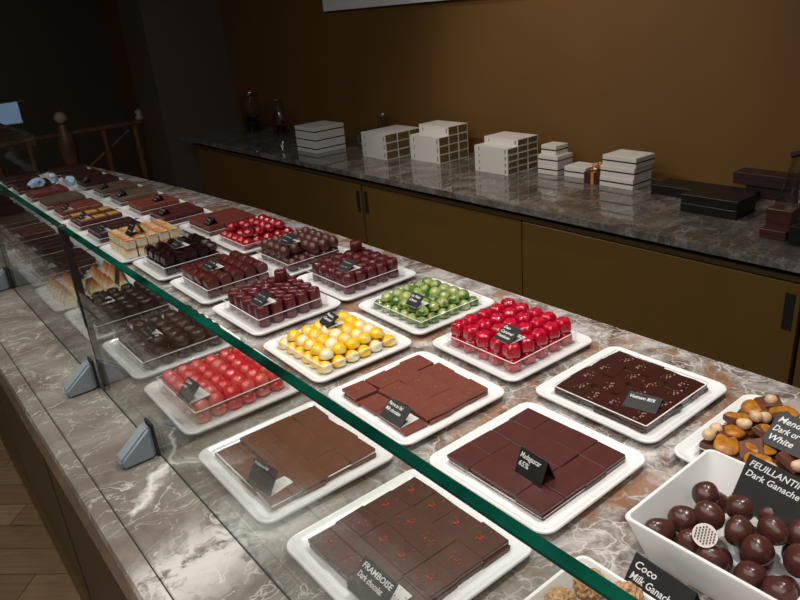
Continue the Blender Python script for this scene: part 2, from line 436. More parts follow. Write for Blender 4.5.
# ------------------------------------------------------------------ plates, clear trays, cards
def make_plate():
    bm = bmesh.new()
    add_rings(bm, [(.084, .084, .016, 0), (.088, .088, .018, .0015), (.1055, .1055, .020, .008), (.1098, .1098, .021, .0125),
                   (.1098, .1098, .021, .0145), (.1085, .1085, .020, .0158), (.106, .106, .019, .0155), (.099, .099, .016, .0098), (.0955, .0955, .015, .0085)], seg=6)
    return mesh_of(bm, 'plate', M['porcelain'], True, 50)
PLATE = make_plate(); PF = .0086    # height of the plate's floor
PLATE_N = 0
def plate(x, y, lab, rz=0):
    o = bpy.data.objects.new('square_plate', PLATE); COL.objects.link(o)
    o.location = (x * .975, y * .975 - .004, ZC); o.rotation_euler = (0, 0, rz)
    return tag(o, lab, 'plate', 'white square plates on the counter')
TRAYS = {}
K = .975             # trays, plates and their chocolates share this spacing factor
def clear_tray(x, y, lab, h, rz=0, half=.0855):
    key = (h, half)
    if key not in TRAYS:
        bm = bmesh.new(); T = .0016
        add_rings(bm, [(half, half, .002, 0), (half, half, .002, h), (half - T, half - T, .001, h), (half - T, half - T, .001, .0012)], seg=1)
        a = mesh_of(bm, 'clear_tray', M['acrylic'])
        bm = bmesh.new()
        rings = [rr_ring(bm, half + .0001, half + .0001, .002, h + .0001, 1), rr_ring(bm, half + .0001, half + .0001, .002, h + .0009, 1),
                 rr_ring(bm, half - T - .0001, half - T - .0001, .001, h + .0009, 1), rr_ring(bm, half - T - .0001, half - T - .0001, .001, h + .0001, 1)]
        for i in range(4):
            P, Q = rings[i], rings[(i + 1) % 4]
            for k in range(len(P)): bm.faces.new((P[k], P[(k + 1) % 8], Q[(k + 1) % 8], Q[k]))
        b_ = mesh_of(bm, 'cut_edge', M['acrylic_rim'])
        TRAYS[key] = (a, b_)
    a, b_ = TRAYS[key]
    t = bpy.data.objects.new('clear_tray', a); COL.objects.link(t)
    t.location = (x * K, y * K - .004, ZC + PF + .0002); t.rotation_euler = (0, 0, rz)
    tag(t, lab, 'tray', 'clear acrylic trays on the plates')
    r = bpy.data.objects.new('cut_edge', b_); COL.objects.link(r); r.parent = t
    r['label'] = 'bright cut upper edge'
    return t

def text_obj(s, size, parent, mat, loc, shear=.25, sx=1.):
    cu = bpy.data.curves.new('lettering', 'FONT'); cu.body = s; cu.size = size; cu.shear = shear
    cu.offset = size * .012; cu.extrude = .00005; cu.resolution_u = 2
    cu.materials.append(mat)
    tmp = bpy.data.objects.new('lettering_source', cu); COL.objects.link(tmp)
    me = bpy.data.meshes.new_from_object(tmp); bpy.data.objects.remove(tmp)
    o = bpy.data.objects.new('lettering', me); COL.objects.link(o); o.parent = parent
    o.location = loc; o.scale = (sx, 1, 1)
    return o
def scribble(w, y0, seed, amp=.0016):
    r = random.Random(seed); bm = bmesh.new(); x = 0; pts = []
    while x < w:
        pts.append((x, y0 + r.uniform(-amp, amp), 0)); x += r.uniform(.0007, .0017)
        if r.random() < .12: pts.append(None); x += .0015
    prev = None
    for p in pts:
        if p and prev:
            add_tube(bm, prev, p, .00028, 4)
        prev = p
    return bm
def card(x, y, z, lab, lines=None, w=.050, h=.032, tilt=52, rz=0, white=True, size=.0075, ink='chalk', lean=None):
    """a folded black card facing the customer side (-x); text runs towards -y"""
    t = thing('name_card', lab, 'name card', (x, y, ZC + z), math.radians(rz), 'black chalk-lettered name cards')
    T = math.radians(tilt); s, c = math.sin(T), math.cos(T)
    fm = Matrix(((0, s, -c), (-1, 0, 0), (0, c, s))).to_4x4()     # columns: text dir, up dir, normal
    front = obj('front_panel', bx(-w / 2, w / 2, 0, h, -.0007, 0), M['card'], t)
    fm.translation = Vector((-s * h, 0, 0)); front.matrix_local = fm
    if white:
        obj('base_flap', bx(-s * h, -s * h + h * 1.12, -w / 2, w / 2, -.0006, .0), M['card_white'], t)['label'] = 'white flap lying flat under the front'
    elif lean is None:
        T2 = math.radians(min(tilt, 24)); s2, c2 = math.sin(T2), math.cos(T2); hb = h * c / c2
        back = obj('back_panel', bx(-w / 2, w / 2, -.0002, hb, -.0005, .0003), M['card'], t)
        bmx = Matrix(((0, -s2, c2), (-1, 0, 0), (0, c2, s2))).to_4x4(); bmx.translation = Vector((s2 * hb + .0010, 0, -.0003)); back.matrix_local = bmx
    if lines:
        n = len(lines)
        for k, ln in enumerate(lines):
            sx = min(1., (w * .90) / (max(1, len(ln)) * size * .56))
            text_obj(ln, size, front, M[ink], (-w * .45, h - size * (1.15 + 1.1 * k), .0002), sx=sx)
    else:
        for k in range(2):
            o = obj('chalk_writing', scribble(w * R.uniform(.6, .82), 0, R.random()), M[ink], front, (-w * .4, h * (.66 - .36 * k), .0004))
    return t

# ------------------------------------------------------------------ chocolates: one prototype per kind
def proto(name, me, deco=None):
    o = bpy.data.objects.new(name, me)
    return o, deco
def lathe_mesh(name, prof, mat, n=18, lobes=0, amp=0, sq=None, angle=None):
    bm = bmesh.new(); add_lathe(bm, prof, n, lobes, amp)
    if sq:
        for v in bm.verts: v.co.x *= sq
    return mesh_of(bm, name, mat, True, angle)
def box_mesh(name, sx, sy, sz, mat, bev, seg=2, taper=0, smooth=True):
    bm = bmesh.new(); add_box(bm, -sx / 2, sx / 2, -sy / 2, sy / 2, 0, sz)
    if taper:
        for v in bm.verts:
            if v.co.z > sz / 2: v.co.x *= 1 - taper; v.co.y *= 1 - taper
    bmesh.ops.bevel(bm, geom=list(bm.edges), offset=bev, segments=seg, affect='EDGES')
    return mesh_of(bm, name, mat, smooth, 50)
def dome_prof(r, h, foot=.5):
    p = [(0, 0), (r * .82, 0), (r * .97, h * .08), (r, h * .22)]
    for k in range(1, 7):
        a = k / 6 * PI / 2
        p.append((r * math.cos(a) if k < 6 else 0, h * .22 + h * .78 * math.sin(a)))
    return p
def crumbs(me_name, mat, n, half, z, seed, sz=.0012, cl=1.):
    r = random.Random(seed); bm = bmesh.new()
    cx, cy = r.uniform(-.4, .4) * half * .6, r.uniform(-.4, .4) * half * .6
    for k in range(n):
        x, y = cx + r.gauss(0, half * .28 * cl), cy + r.gauss(0, half * .22 * cl)
        x = max(-half * .9, min(half * .9, x)); y = max(-half * .9, min(half * .9, y)); s = sz * r.uniform(.5, 1.3)
        add_box(bm, x - s, x + s * .8, y - s * .7, y + s, z, z + s * 1.1, bev=s * .3)
    return mesh_of(bm, me_name, mat)
def put(name, me, x, y, z, rz, lab, cat, grp, tilt=(0, 0)):
    o = bpy.data.objects.new(name, me); COL.objects.link(o)
    if name not in ('truffle', 'coconut_ball'): x, y = x * K, y * K - .004
    o.location = (x, y, ZC + z); o.rotation_euler = (tilt[0], tilt[1], rz)
    return tag(o, lab, cat, grp)
def child(name, me, parent):
    c = bpy.data.objects.new(name, me); COL.objects.link(c); c.parent = parent; return c

Z0 = PF + .0002 + .0014     # top of a clear tray's floor on a plate
def pile(name, me, cx, cy, nx, ny, px, py, h, lab, cat, grp, layers=2, offset=False, jit=.0012, rj=.25, second=None, z0=Z0, skip=(), rz0=0.):
    zz = z0
    for L in range(layers):
        sub = L if offset else 0
        mx_, my_ = nx - sub, ny - sub
        for i in range(mx_):
            for j in range(my_):
                if (L, i, j) in skip: continue
                x = cx + (i - (mx_ - 1) / 2) * px + R.uniform(-jit, jit)
                y = cy + (j - (my_ - 1) / 2) * py + R.uniform(-jit, jit)
                mm = me if not isinstance(me, list) else R.choice(me)
                put(name, mm, x, y, zz + (R.uniform(0, .0006)), rz0 + R.uniform(-rj, rj), lab, cat, grp)
        zz += h
    return zz

C0, C1, C2 = .385, .625, .875
P = 'chocolate'
def tiles(cx, cy, me, name, lab, grp, top_skip=(), n=4, pitch=.0430, th=.0056, deco=None, deco_lab=None, jit=.0012, rj=.04, layers=2, decop=1., shift=0, lift=.0003):
    for L in range(layers):
        for i in range(n):
            for j in range(n):
                if L == layers - 1 and (i, j) in top_skip: continue
                o_ = shift * (1 if L else 0)
                x = cx + (i - (n - 1) / 2) * pitch + R.uniform(-jit, jit) + o_
                y = cy + (j - (n - 1) / 2) * pitch + R.uniform(-jit, jit) + o_
                o = put(name, me, x, y, Z0 + L * (th + .0004) + lift * ((i * 2 + j * 3) % 4) / 3 * L, R.uniform(-rj, rj), lab, P, grp)
                if deco and L == layers - 1 and R.random() < decop:
                    c = child('crumb_topping', R.choice(deco), o)

# --- near trays of flat squares
def square_me(name, s, th, mat): return box_mesh(name, s, s, th, mat, .0009, 1, 0, False)
milk_sq = square_me('milk_square', .0440, .0056, M['milk'])
brown_sq = square_me('brown_square', .0440, .0056, M['milk2'])
mad_sq = square_me('dark_square', .0440, .0056, M['dark65'])
fram_sq = square_me('dark_square', .0440, .0056, M['dark'])
red_cr = [crumbs('crumb_topping', M['crumb_red'], 16, .02, .0056, 10 + k, .0010) for k in range(4)]
pale_cr = [crumbs('crumb_topping', M['crumb_pale'], 3, .02, .0056, 30 + k, .0009) for k in range(3)]
nib_cr = [crumbs('nib_topping', M['crumb_pale'], 11, .025, .0050, 50 + k, .0013, .8) for k in range(4)]

plate(C1, .815, 'white square plate under the reddish milk chocolate squares, right of the yellow domes', R.uniform(-.03, .03))
tiles(C1, .815, milk_sq, 'chocolate_square', 'reddish milk chocolate square layered on the plate below the yellow domes', 'milk chocolate squares, centre plate',
      top_skip={(0, 0), (0, 1), (0, 2)}, deco=pale_cr, decop=.6, jit=.0035, rj=.08, lift=.0016)
card(.549, .749, .0165, 'black folded card with two chalk lines leaning on the reddish milk chocolate squares', ['Pierre au Sel', 'Milk chocolate'], w=.052, h=.034, tilt=50, size=.0085)

plate(C1, .55, 'white square plate under the smooth dark squares with the 65% card', .01)
clear_tray(C1, .55, 'low clear tray under the smooth dark squares with the 65% card', .004)
tiles(C1, .55, mad_sq, 'chocolate_square', 'smooth dark chocolate square on the plate with the 65% card', 'dark squares, plate with the 65% card', jit=.0022, rj=.02, lift=.0010)
card(.573, .502, .0222, 'upright black folded card lettered Madagascar 65% on smooth dark squares', ['Madagascar', '65%'], w=.047, h=.036, tilt=22, white=False, size=.0105, rz=-3)

plate(C0, .81, 'white square plate under the plain brown squares behind the glass', -.01)
clear_tray(C0, .81, 'low clear tray under the plain brown squares behind the glass', .008)
tiles(C0, .81, brown_sq, 'chocolate_square', 'plain brown chocolate square behind the glass, plate nearest the white-backed curled card', 'brown squares behind the glass', jit=.003, rj=.05, top_skip={(0, 3), (0, 2)}, lift=.0014)
card(.312, .743, .0224, 'black card with large white back flap on the plain brown squares', ['Praline au lait'], w=.052, h=.036, tilt=34, rz=8, size=.0065)

plate(C0, .545, 'white square plate behind the glass under dark squares with red crumbs', .0)
tiles(C0, .545, fram_sq, 'chocolate_square', 'dark chocolate square sprinkled with red crumbs, behind the glass in front', 'red-crumbed dark squares', deco=red_cr, jit=.0018, rj=.03, top_skip=set(), lift=.0012)
card(.310, .486, .0224, 'black card lettered Framboise on the red-crumbed dark squares', ['FRAMBOISE', 'Dark chocolat'], w=.058, h=.040, tilt=46, size=.0098)

# noir: irregular broken slabs with nibs
plate(C2, .567, 'white square plate under the broken dark slabs with pale nibs', .0)
clear_tray(C2, .567, 'clear tray holding the broken dark slabs with pale nibs', .0135)
def shard(seed, s=.050, th=.005):
    r = random.Random(seed); bm = bmesh.new()
    pts = []
    for k in range(8):
        a = k / 8 * 2 * PI + PI / 4
        q = .5 * s / max(abs(math.cos(a)), abs(math.sin(a)))
        q *= r.uniform(.93, 1.03)
        pts.append((q * math.cos(a), q * math.sin(a)))
    A = [bm.verts.new((x, y, 0)) for x, y in pts]; B = [bm.verts.new((x, y, th)) for x, y in pts]
    for k in range(8): bm.faces.new((A[k], A[(k + 1) % 8], B[(k + 1) % 8], B[k]))
    bm.faces.new(list(reversed(A))); bm.faces.new(B)
    bmesh.ops.bevel(bm, geom=list(bm.edges), offset=.0007, segments=1, affect='EDGES')
    return mesh_of(bm, 'chocolate_shard', M['noir'])
shards = [shard(k) for k in range(5)]
for L in range(2):
    for i in range(4):
        for j in range(4):
            o = put('chocolate_shard', R.choice(shards), C2 + (i - 1.5) * .0405 + R.uniform(-.003, .003), .567 + (j - 1.5) * .0405 + R.uniform(-.003, .003),
                    Z0 + L * .0056 + .0005 * ((i + j) % 2), R.uniform(-.1, .1), 'broken dark chocolate slab with pale nibs by the counter edge', P, 'broken dark slabs with nibs')
            if L == 1: child('nib_topping', R.choice(nib_cr), o)
card(.830, .505, .0215, 'black card with one chalk line lying on the broken dark slabs', ['Vietnam 80%'], w=.050, h=.032, tilt=74, rz=14, size=.0095, white=False)

# raspberry
plate(C2, .827, 'white square plate under the tall raspberry-red chocolates', -.02)
clear_tray(C2, .827, 'clear tray holding the tall raspberry-red chocolates', .022)
rasp = lathe_mesh('raspberry', [(0, 0), (.0135, 0), (.0152, .003), (.0148, .012), (.0138, .018), (.0115, .0225), (.0075, .0245), (.003, .0225), (0, .022)], M['raspberry'], 30, 5, .10)
pile('ribbed_red_chocolate', rasp, C2, .827, 5, 5, .0345, .0345, .0235, 'tall glossy raspberry-red chocolate stacked in two layers', P, 'raspberry-red chocolates', rj=1.5, jit=.0015)
card(.810, .753, Z0 + .048, 'black card with three chalk lines on the raspberry-red chocolates', ['Duo', 'Caramel', 'Framboise'], w=.040, h=.036, tilt=62, rz=-4, size=.0085)

# yellow
plate(C1 + .015, 1.075, 'white square plate under the yellow and white domes', -.02)
clear_tray(C1 + .015, 1.075, 'clear tray holding the yellow and white domes', .018)
yel = lathe_mesh('yellow_dome', dome_prof(.0142, .0185), M['yellow'], 20)
pile('yellow_dome_chocolate', yel, C1 + .015, 1.075, 6, 6, .0292, .0292, .0165, 'glossy yellow and white domed chocolate', P, 'yellow and white domes', offset=True, rj=.8, jit=.0014, rz0=1.5)
card(.647, 1.076, Z0 + .034, 'black card with two chalk lines at the back of the yellow domes', ['Passion', 'Caramel'], w=.040, h=.032, tilt=60, size=.0085, rz=-6)

# green
plate(C2 + .012, 1.09, 'white square plate under the marbled green half-spheres', -.02)
clear_tray(C2 + .012, 1.09, 'clear tray holding the marbled green half-spheres', .016)
gre = lathe_mesh('green_dome', dome_prof(.0138, .0175), M['green'], 20)
pile('green_dome_chocolate', gre, C2 + .012, 1.09, 6, 6, .0292, .0292, .0155, 'glossy marbled green half-sphere chocolate', P, 'marbled green half-spheres', offset=True, rj=PI, jit=.0014)
card(.818, 1.020, Z0 + .033, 'black card with two chalk lines on the marbled green half-spheres', ['Le Noir', 'Citron'], w=.036, h=.030, tilt=52, size=.0085)

# pink-red domes behind the glass
plate(C0 + .015, 1.085, 'white square plate behind the glass under pinkish-red domes', -.02)
clear_tray(C0 + .015, 1.085, 'clear tray behind the glass holding pinkish-red domes', .026)
pnk = lathe_mesh('red_dome', dome_prof(.0142, .0195), M['pink'], 20)
pile('red_dome_chocolate', pnk, C0 + .015, 1.085, 6, 6, .0280, .0280, .019, 'pinkish-red domed chocolate behind the glass', P, 'pinkish-red domes behind the glass', rj=PI, jit=.0014)
card(.325, 1.001, Z0 + .040, 'black card with white flap on the pinkish-red domes behind the glass', ['Sultan', 'noir'], w=.042, h=.036, tilt=48, size=.0075, rz=4)

# dark domes behind glass
plate(C0 + .02, 1.345, 'white square plate behind the glass under rounded dark brown cups', 0)
clear_tray(C0 + .02, 1.345, 'clear tray behind the glass holding rounded dark brown cups', .022)
dkm = lathe_mesh('dark_cup', [(0, 0), (.0135, 0), (.0158, .004), (.0160, .012), (.0135, .019), (.009, .0215), (.004, .0212), (0, .0195)], M['black_choc'], 20)
pile('dark_cup_chocolate', dkm, C0 + .02, 1.345, 5, 5, .034, .034, .0205, 'rounded dark brown cup chocolate behind the glass', P, 'rounded dark cups behind the glass', rj=1.5, skip={(1, 0, 0), (1, 1, 0)})
card(.364, 1.291, Z0 + .042, 'black card with white flap on the rounded dark brown cups', None, w=.036, h=.030, tilt=55, ink='chalk2')
# black
plate(C0 + .01, 1.60, 'white square plate behind the glass under black fluted chocolates', 0)
clear_tray(C0 + .01, 1.60, 'clear tray behind the glass holding black fluted chocolates', .022)
blk = lathe_mesh('black_fluted', [(0, 0), (.0145, 0), (.0152, .004), (.0145, .016), (.012, .0205), (.006, .0212), (0, .020)], M['black_gloss'], 24, 8, .04)
pile('black_fluted_chocolate', blk, C0 + .01, 1.60, 5, 5, .0335, .0335, .021, 'black fluted chocolate behind the glass', P, 'black fluted chocolates behind the glass', rj=1.5)
card(.356, 1.560, Z0 + .041, 'black card with white flap on the black fluted chocolates', None, w=.040, h=.032, tilt=52, ink='chalk2')
card(.415, 1.640, Z0 + .042, 'tall plain black card standing behind the black fluted chocolates', None, w=.034, h=.050, tilt=14, white=False, ink='card')
# cream wedges
plate(C0, 1.845, 'white square plate behind the glass under orange-tipped cream wedges', 0)
def wedge_me():
    bm = bmesh.new()
    n = 4; rings = []
    for z, s in ((0, .0155), (.010, .0145), (.030, .0065), (.044, .0008)):
        rings.append([bm.verts.new((sx * s * (1.0), sy * s * .8, z)) for sx, sy in ((-1, -1), (1, -1), (1, 1), (-1, 1))])
    for A, B in zip(rings, rings[1:]):
        for k in range(4): bm.faces.new((A[k], A[(k + 1) % 4], B[(k + 1) % 4], B[k]))
    bm.faces.new(list(reversed(rings[0]))); bm.faces.new(rings[-1])
    bmesh.ops.bevel(bm, geom=list(bm.edges), offset=.0012, segments=1, affect='EDGES')
    return bm
m, nt, out = new_mat('orange_tipped_cream'); b = principled(nt, out, (.6, .5, .35), .4)
sp = N(nt, 'ShaderNodeSeparateXYZ'); nt.links.new(coords(nt), sp.inputs[0])
f, _ = noise(nt, coords(nt), 90, 3)
v = math_(nt, 'ADD', math_(nt, 'MULTIPLY', sp.outputs[2], 24.), math_(nt, 'MULTIPLY', math_(nt, 'SUBTRACT', f, .5), .5))
nt.links.new(ramp(nt, v, [(.50, (.74, .66, .48)), (.64, (.66, .30, .10)), (.95, (.42, .10, .03))]), b.inputs['Base Color']); M['tip'] = m
wme = mesh_of(wedge_me(), 'wedge', M['tip'])
for i in range(5):
    for j in range(6):
        put('cream_wedge', wme, C0 + (i - 2) * .0345 + R.uniform(-.002, .002), 1.845 + (j - 2.5) * .029 + R.uniform(-.002, .002), PF + .0003, R.uniform(-.2, .2),
            'orange-tipped cream wedge standing behind the glass', 'confection', 'orange-tipped cream wedges')
card(.368, 1.762, Z0 + .044, 'black card with white flap on the orange-tipped cream wedges', None, w=.034, h=.030, tilt=55, ink='chalk2')

# maroon cylinders in two trays
mar = lathe_mesh('maroon_cup', [(0, 0), (.0150, 0), (.0155, .003), (.0142, .019), (.0132, .0215), (.0115, .0220), (.0095, .0200), (0, .0196)], M['maroon'], 24, 10, .02, angle=60)
plate(C1 + .03, 1.345, 'white square plate under the maroon cups above the yellow domes', .01)
clear_tray(C1 + .03, 1.345, 'clear tray holding the maroon cups above the yellow domes', .024)
pile('maroon_cup_chocolate', mar, C1 + .03, 1.345, 5, 5, .0325, .0325, .0215, 'glossy maroon cup chocolate above the yellow domes', P, 'maroon cups above the yellow domes', rj=1.5)
put('maroon_cup_chocolate', mar, C1 + .075, 1.385, Z0 + .0442, .4, 'single maroon cup chocolate standing on top of the pile above yellow domes', P, None)
card(.599, 1.258, Z0 + .0445, 'black card on the maroon cups above the yellow domes', None, w=.042, h=.036, tilt=60)
plate(C2 + .012, 1.355, 'white square plate under the maroon fluted cups above the green half-spheres', .01)
clear_tray(C2 + .012, 1.355, 'clear tray holding the maroon fluted cups above the green half-spheres', .024)
mar2 = lathe_mesh('maroon_fluted', [(0, 0), (.0142, 0), (.0150, .003), (.0150, .010), (.0138, .020), (.0110, .0225), (0, .0225)], M['maroon'], 28, 7, .06, angle=60)
pile('maroon_fluted_chocolate', mar2, C2 + .012, 1.355, 5, 5, .0325, .0325, .0222, 'maroon fluted chocolate above the green half-spheres', P, 'maroon fluted chocolates', rj=1.5)
put('maroon_fluted_chocolate', mar2, C2 + .062, 1.415, Z0 + .0462, .4, 'single maroon fluted chocolate on top of the pile by the counter edge', P, None)
card(.834, 1.278, Z0 + .0462, 'black card on the maroon fluted cups above the green half-spheres', None, w=.042, h=.036, tilt=60)

# brown barrels
def barrel_me():
    bm = bmesh.new(); prof = []
    n = 10
    A = []
    for yy in (-.0185, -.0165, .0165, .0185):
        s = .93 if abs(yy) > .017 else 1
        ring = [bm.verts.new((-.0125 * s, yy, 0)), bm.verts.new((-.0145 * s, yy, .008))]
        for k in range(n + 1):
            a = PI - PI * k / n
            ring.append(bm.verts.new((.0145 * s * math.cos(a), yy, .012 + .011 * s * math.sin(a))))
        ring += [bm.verts.new((.0145 * s, yy, .008)), bm.verts.new((.0125 * s, yy, 0))]
        A.append(ring)
    for P_, Q in zip(A, A[1:]):
        for k in range(len(P_)): bm.faces.new((P_[k], P_[(k + 1) % len(P_)], Q[(k + 1) % len(P_)], Q[k]))
    bm.faces.new(A[0]); bm.faces.new(list(reversed(A[-1])))
    return mesh_of(bm, 'barrel', M['brown_gloss'], True, 50)
plate(C1 + .03, 1.60, 'white square plate under the brown barrel chocolates', .0)
clear_tray(C1 + .03, 1.60, 'clear tray holding the brown barrel chocolates', .024)
pile('barrel_chocolate', barrel_me(), C1 + .03, 1.60, 5, 4, .0335, .041, .0228, 'brown barrel-topped chocolate in two neat layers', P, 'brown barrel chocolates', rj=.06)
card(.622, 1.556, Z0 + .0458, 'black card on the brown barrel chocolates', None, w=.042, h=.036, tilt=60)
# ovals
ov = lathe_mesh('oval', [(0, 0), (.013, 0), (.0165, .006), (.0172, .012), (.015, .021), (.0095, .0275), (0, .0300)], M['oval'], 28, 10, .02, sq=.82)
plate(C2 + .007, 1.605, 'white square plate under the egg-shaped brown chocolates', .01)
clear_tray(C2 + .005, 1.605, 'clear tray holding the egg-shaped brown chocolates', .022)
pile('egg_chocolate', ov, C2 + .005, 1.605, 5, 5, .033, .034, .026, 'egg-shaped satin brown chocolate near the counter edge', P, 'egg-shaped brown chocolates', rj=.3, skip={(1, 0, 0), (1, 1, 0)})
card(.838, 1.551, Z0 + .054, 'black card on the egg-shaped brown chocolates', None, w=.042, h=.036, tilt=62)
# cherries
def berry(seed):
    bm = bmesh.new(); bmesh.ops.create_icosphere(bm, subdivisions=3, radius=.0165)
    for v in bm.verts:
        v.co.z *= .86; v.co.z += .0142
        if v.co.x > 0: v.co.x *= 1.08
        if v.co.z < 0: v.co.z = 0
    return mesh_of(bm, 'cherry', M['cherry'], True)
plate(C2 + .015, 1.873, 'white square plate under the cherry-red hearts', -.01)
clear_tray(C2 + .015, 1.873, 'clear tray holding the cherry-red hearts', .016)
pile('cherry_chocolate', berry(1), C2 + .015, 1.873, 5, 5, .0345, .0345, .0225, 'glossy cherry-red rounded chocolate', P, 'cherry-red chocolates', offset=True, rj=PI, skip={(1, 0, 1), (1, 0, 2), (1, 1, 1)})
card(.836, 1.783, Z0 + .029, 'black card with white flap among the cherry-red chocolates', None, w=.042, h=.034, tilt=50, ink='chalk2')
# black blocks C1 1.85
blk2 = box_mesh('block', .029, .036, .024, M['black_gloss'], .004, 2, .1)
plate(C1 + .02, 1.85, 'white square plate under glossy black-brown blocks beside the cream cubes', .0)
clear_tray(C1 + .02, 1.85, 'clear tray holding glossy black-brown blocks beside the cream cubes', .024)
pile('black_block_chocolate', blk2, C1 + .02, 1.85, 5, 4, .0325, .041, .0245, 'glossy black-brown block chocolate beside the cream cubes', P, 'black-brown blocks', rj=.06, skip={(1, 4, 0), (1, 4, 1)})
for (x, y) in ((.712, 1.80), (.715, 1.842)):
    put('dark_cup_chocolate', dkm, x, y, Z0 + .0252, .3, 'round dark chocolate sitting at the end of the black-brown blocks', P, 'round darks on the black-brown blocks')
card(.634, 1.791, Z0 + .0495, 'black card on the glossy black-brown blocks', None, w=.042, h=.036, tilt=60)
# cream cubes
cr = box_mesh('cube', .029, .029, .024, M['cream'], .0025, 2)
tp = box_mesh('toasted_top', .0275, .0275, .0035, M['toast'], .0012, 1)
plate(C1, 2.09, 'white square plate under the cream cubes with toasted orange tops', .0)
for L in range(2):
    for i in range(5):
        for j in range(5):
            o = put('cream_cube', cr, C1 + (i - 2) * .0335 + R.uniform(-.001, .001), 2.09 + (j - 2) * .0335 + R.uniform(-.001, .001), PF + .0003 + L * .0272, R.uniform(-.08, .08),
                    'cream cube with toasted orange top in the two-layer pile', 'confection', 'cream cubes with toasted tops')
            c = child('toasted_top', tp, o); c.location = (0, 0, .0232)
card(.583, 2.005, PF + .0555, 'black card with chalk writing on the cream cubes', None, w=.044, h=.046, tilt=38, white=False)

# --- slab trays toward the far end
def slab_me(mat, s=.0525, th=.014, nm='slab'): return box_mesh(nm, s, s * .98, th, mat, .002, 1, 0, False)
slabs = {k: slab_me(M[k]) for k in ('red_slab', 'maroon_slab', 'grey_slab', 'dark_slab', 'milk2')}
must_top = box_mesh('mustard_topping', .044, .044, .003, M['mustard'], .0012, 1)
rows = [
 (C2 + .005, 2.10, 'red_slab', 'reddish-brown', 'beside the cherry-red hearts', 1),
 (C2 - .005, 2.335, 'maroon_slab', 'maroon', 'counter edge, second slab plate past the cherries', 1),
 (C2 - .005, 2.55, 'red_slab', 'brick-brown', 'counter edge, third slab plate past the cherries', 1),
 (C2 - .010, 2.765, 'grey_slab', 'grey-brown', 'counter edge, fourth slab plate past the cherries', 1),
 (C2 - .010, 2.98, 'grey_slab', 'dim grey-brown', 'counter edge, fifth slab plate past the cherries', 1),
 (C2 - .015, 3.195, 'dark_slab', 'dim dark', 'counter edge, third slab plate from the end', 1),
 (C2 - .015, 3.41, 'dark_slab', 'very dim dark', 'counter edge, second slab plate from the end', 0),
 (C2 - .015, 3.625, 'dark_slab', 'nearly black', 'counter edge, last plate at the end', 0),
 (C1, 2.325, 'dark_slab', 'dark', 'middle row, just past the cream cubes', 1),
 (C1, 2.54, 'maroon_slab', 'mustard-topped', 'middle row, second past the cream cubes', 1),
 (C1, 2.755, 'red_slab', 'brick-brown', 'middle row, third past the cream cubes', 1),
 (C1, 2.97, 'grey_slab', 'grey-brown', 'middle row, fourth past the cream cubes', 0),
 (C1, 3.185, 'red_slab', 'reddish', 'middle row, fifth past the cream cubes', 0),
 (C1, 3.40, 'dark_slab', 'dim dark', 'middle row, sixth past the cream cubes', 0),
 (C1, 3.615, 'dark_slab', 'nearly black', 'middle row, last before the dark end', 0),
 (C0, 2.085, 'dark_slab', 'dark', 'row behind the glass, just past the cream wedges', 1),
 (C0, 2.305, 'dark_slab', 'dark brown', 'row behind the glass, second past the cream wedges', 1),
 (C0, 2.525, 'milk2', 'brown', 'row behind the glass, third past the cream wedges', 1),
 (C0, 2.745, 'grey_slab', 'grey-brown', 'row behind the glass, fourth past the cream wedges', 0),
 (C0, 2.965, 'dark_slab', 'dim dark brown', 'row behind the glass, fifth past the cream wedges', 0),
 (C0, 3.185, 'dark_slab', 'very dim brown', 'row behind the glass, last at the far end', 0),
]
for cx, cy, mk, look, where, hascard in rows:
    sp_, sz = (.0545, .99) if cy == 2.10 else (.0475, .865)
    if cx > .8: cx = .885 if cy == 2.10 else (.8245 - max(0, cy - 2.9) * .03)
    elif cx > .5: cx = .611 - max(0, cy - 2.9) * .03
    pl = plate(cx, cy, 'plate under %s slabs, %s' % (look, where), R.uniform(-.01, .01)); 
    if sz < .9: pl.scale = (.945, .945, 1)
    clear_tray(cx, cy, 'clear tray, %s slabs, %s' % (look, where), .014, half=.0855 if sz > .9 else .076)
    for L in range(2):
        for i in range(3):
            for j in range(3):
                o = put('chocolate_slab', slabs[mk], cx + (i - 1) * sp_ + R.uniform(-.0008, .0008), cy + (j - 1) * sp_ + R.uniform(-.0008, .0008), Z0 + L * .0143 + R.uniform(0, .0008) * L, R.uniform(-.02, .02),
                        '%s chocolate slab, %s' % (look, where), P, '%s slabs, %s' % (look, where))
                o.scale = (sz, sz, 1)
                if L and look == 'mustard-topped' and j != 1:
                    c = child('mustard_topping', must_top, o); c.location = (0, 0, .0138)
    if hascard:
        dx, dy = {2.10: (-.055, -.055)}.get(cy, (-.04, -.045))
        if cx > .8 and cy > 2.3: dx, dy = (-.045 if cy != 2.55 else .015, -.03)
        card(cx * K + dx, cy * K + dy, Z0 + .0295 + (.0035 if look == 'mustard-topped' else 0), 'card on %s slabs, %s' % (look, where), None, w=.040, h=.030, tilt=52, ink='chalk', white=(cx < .8))

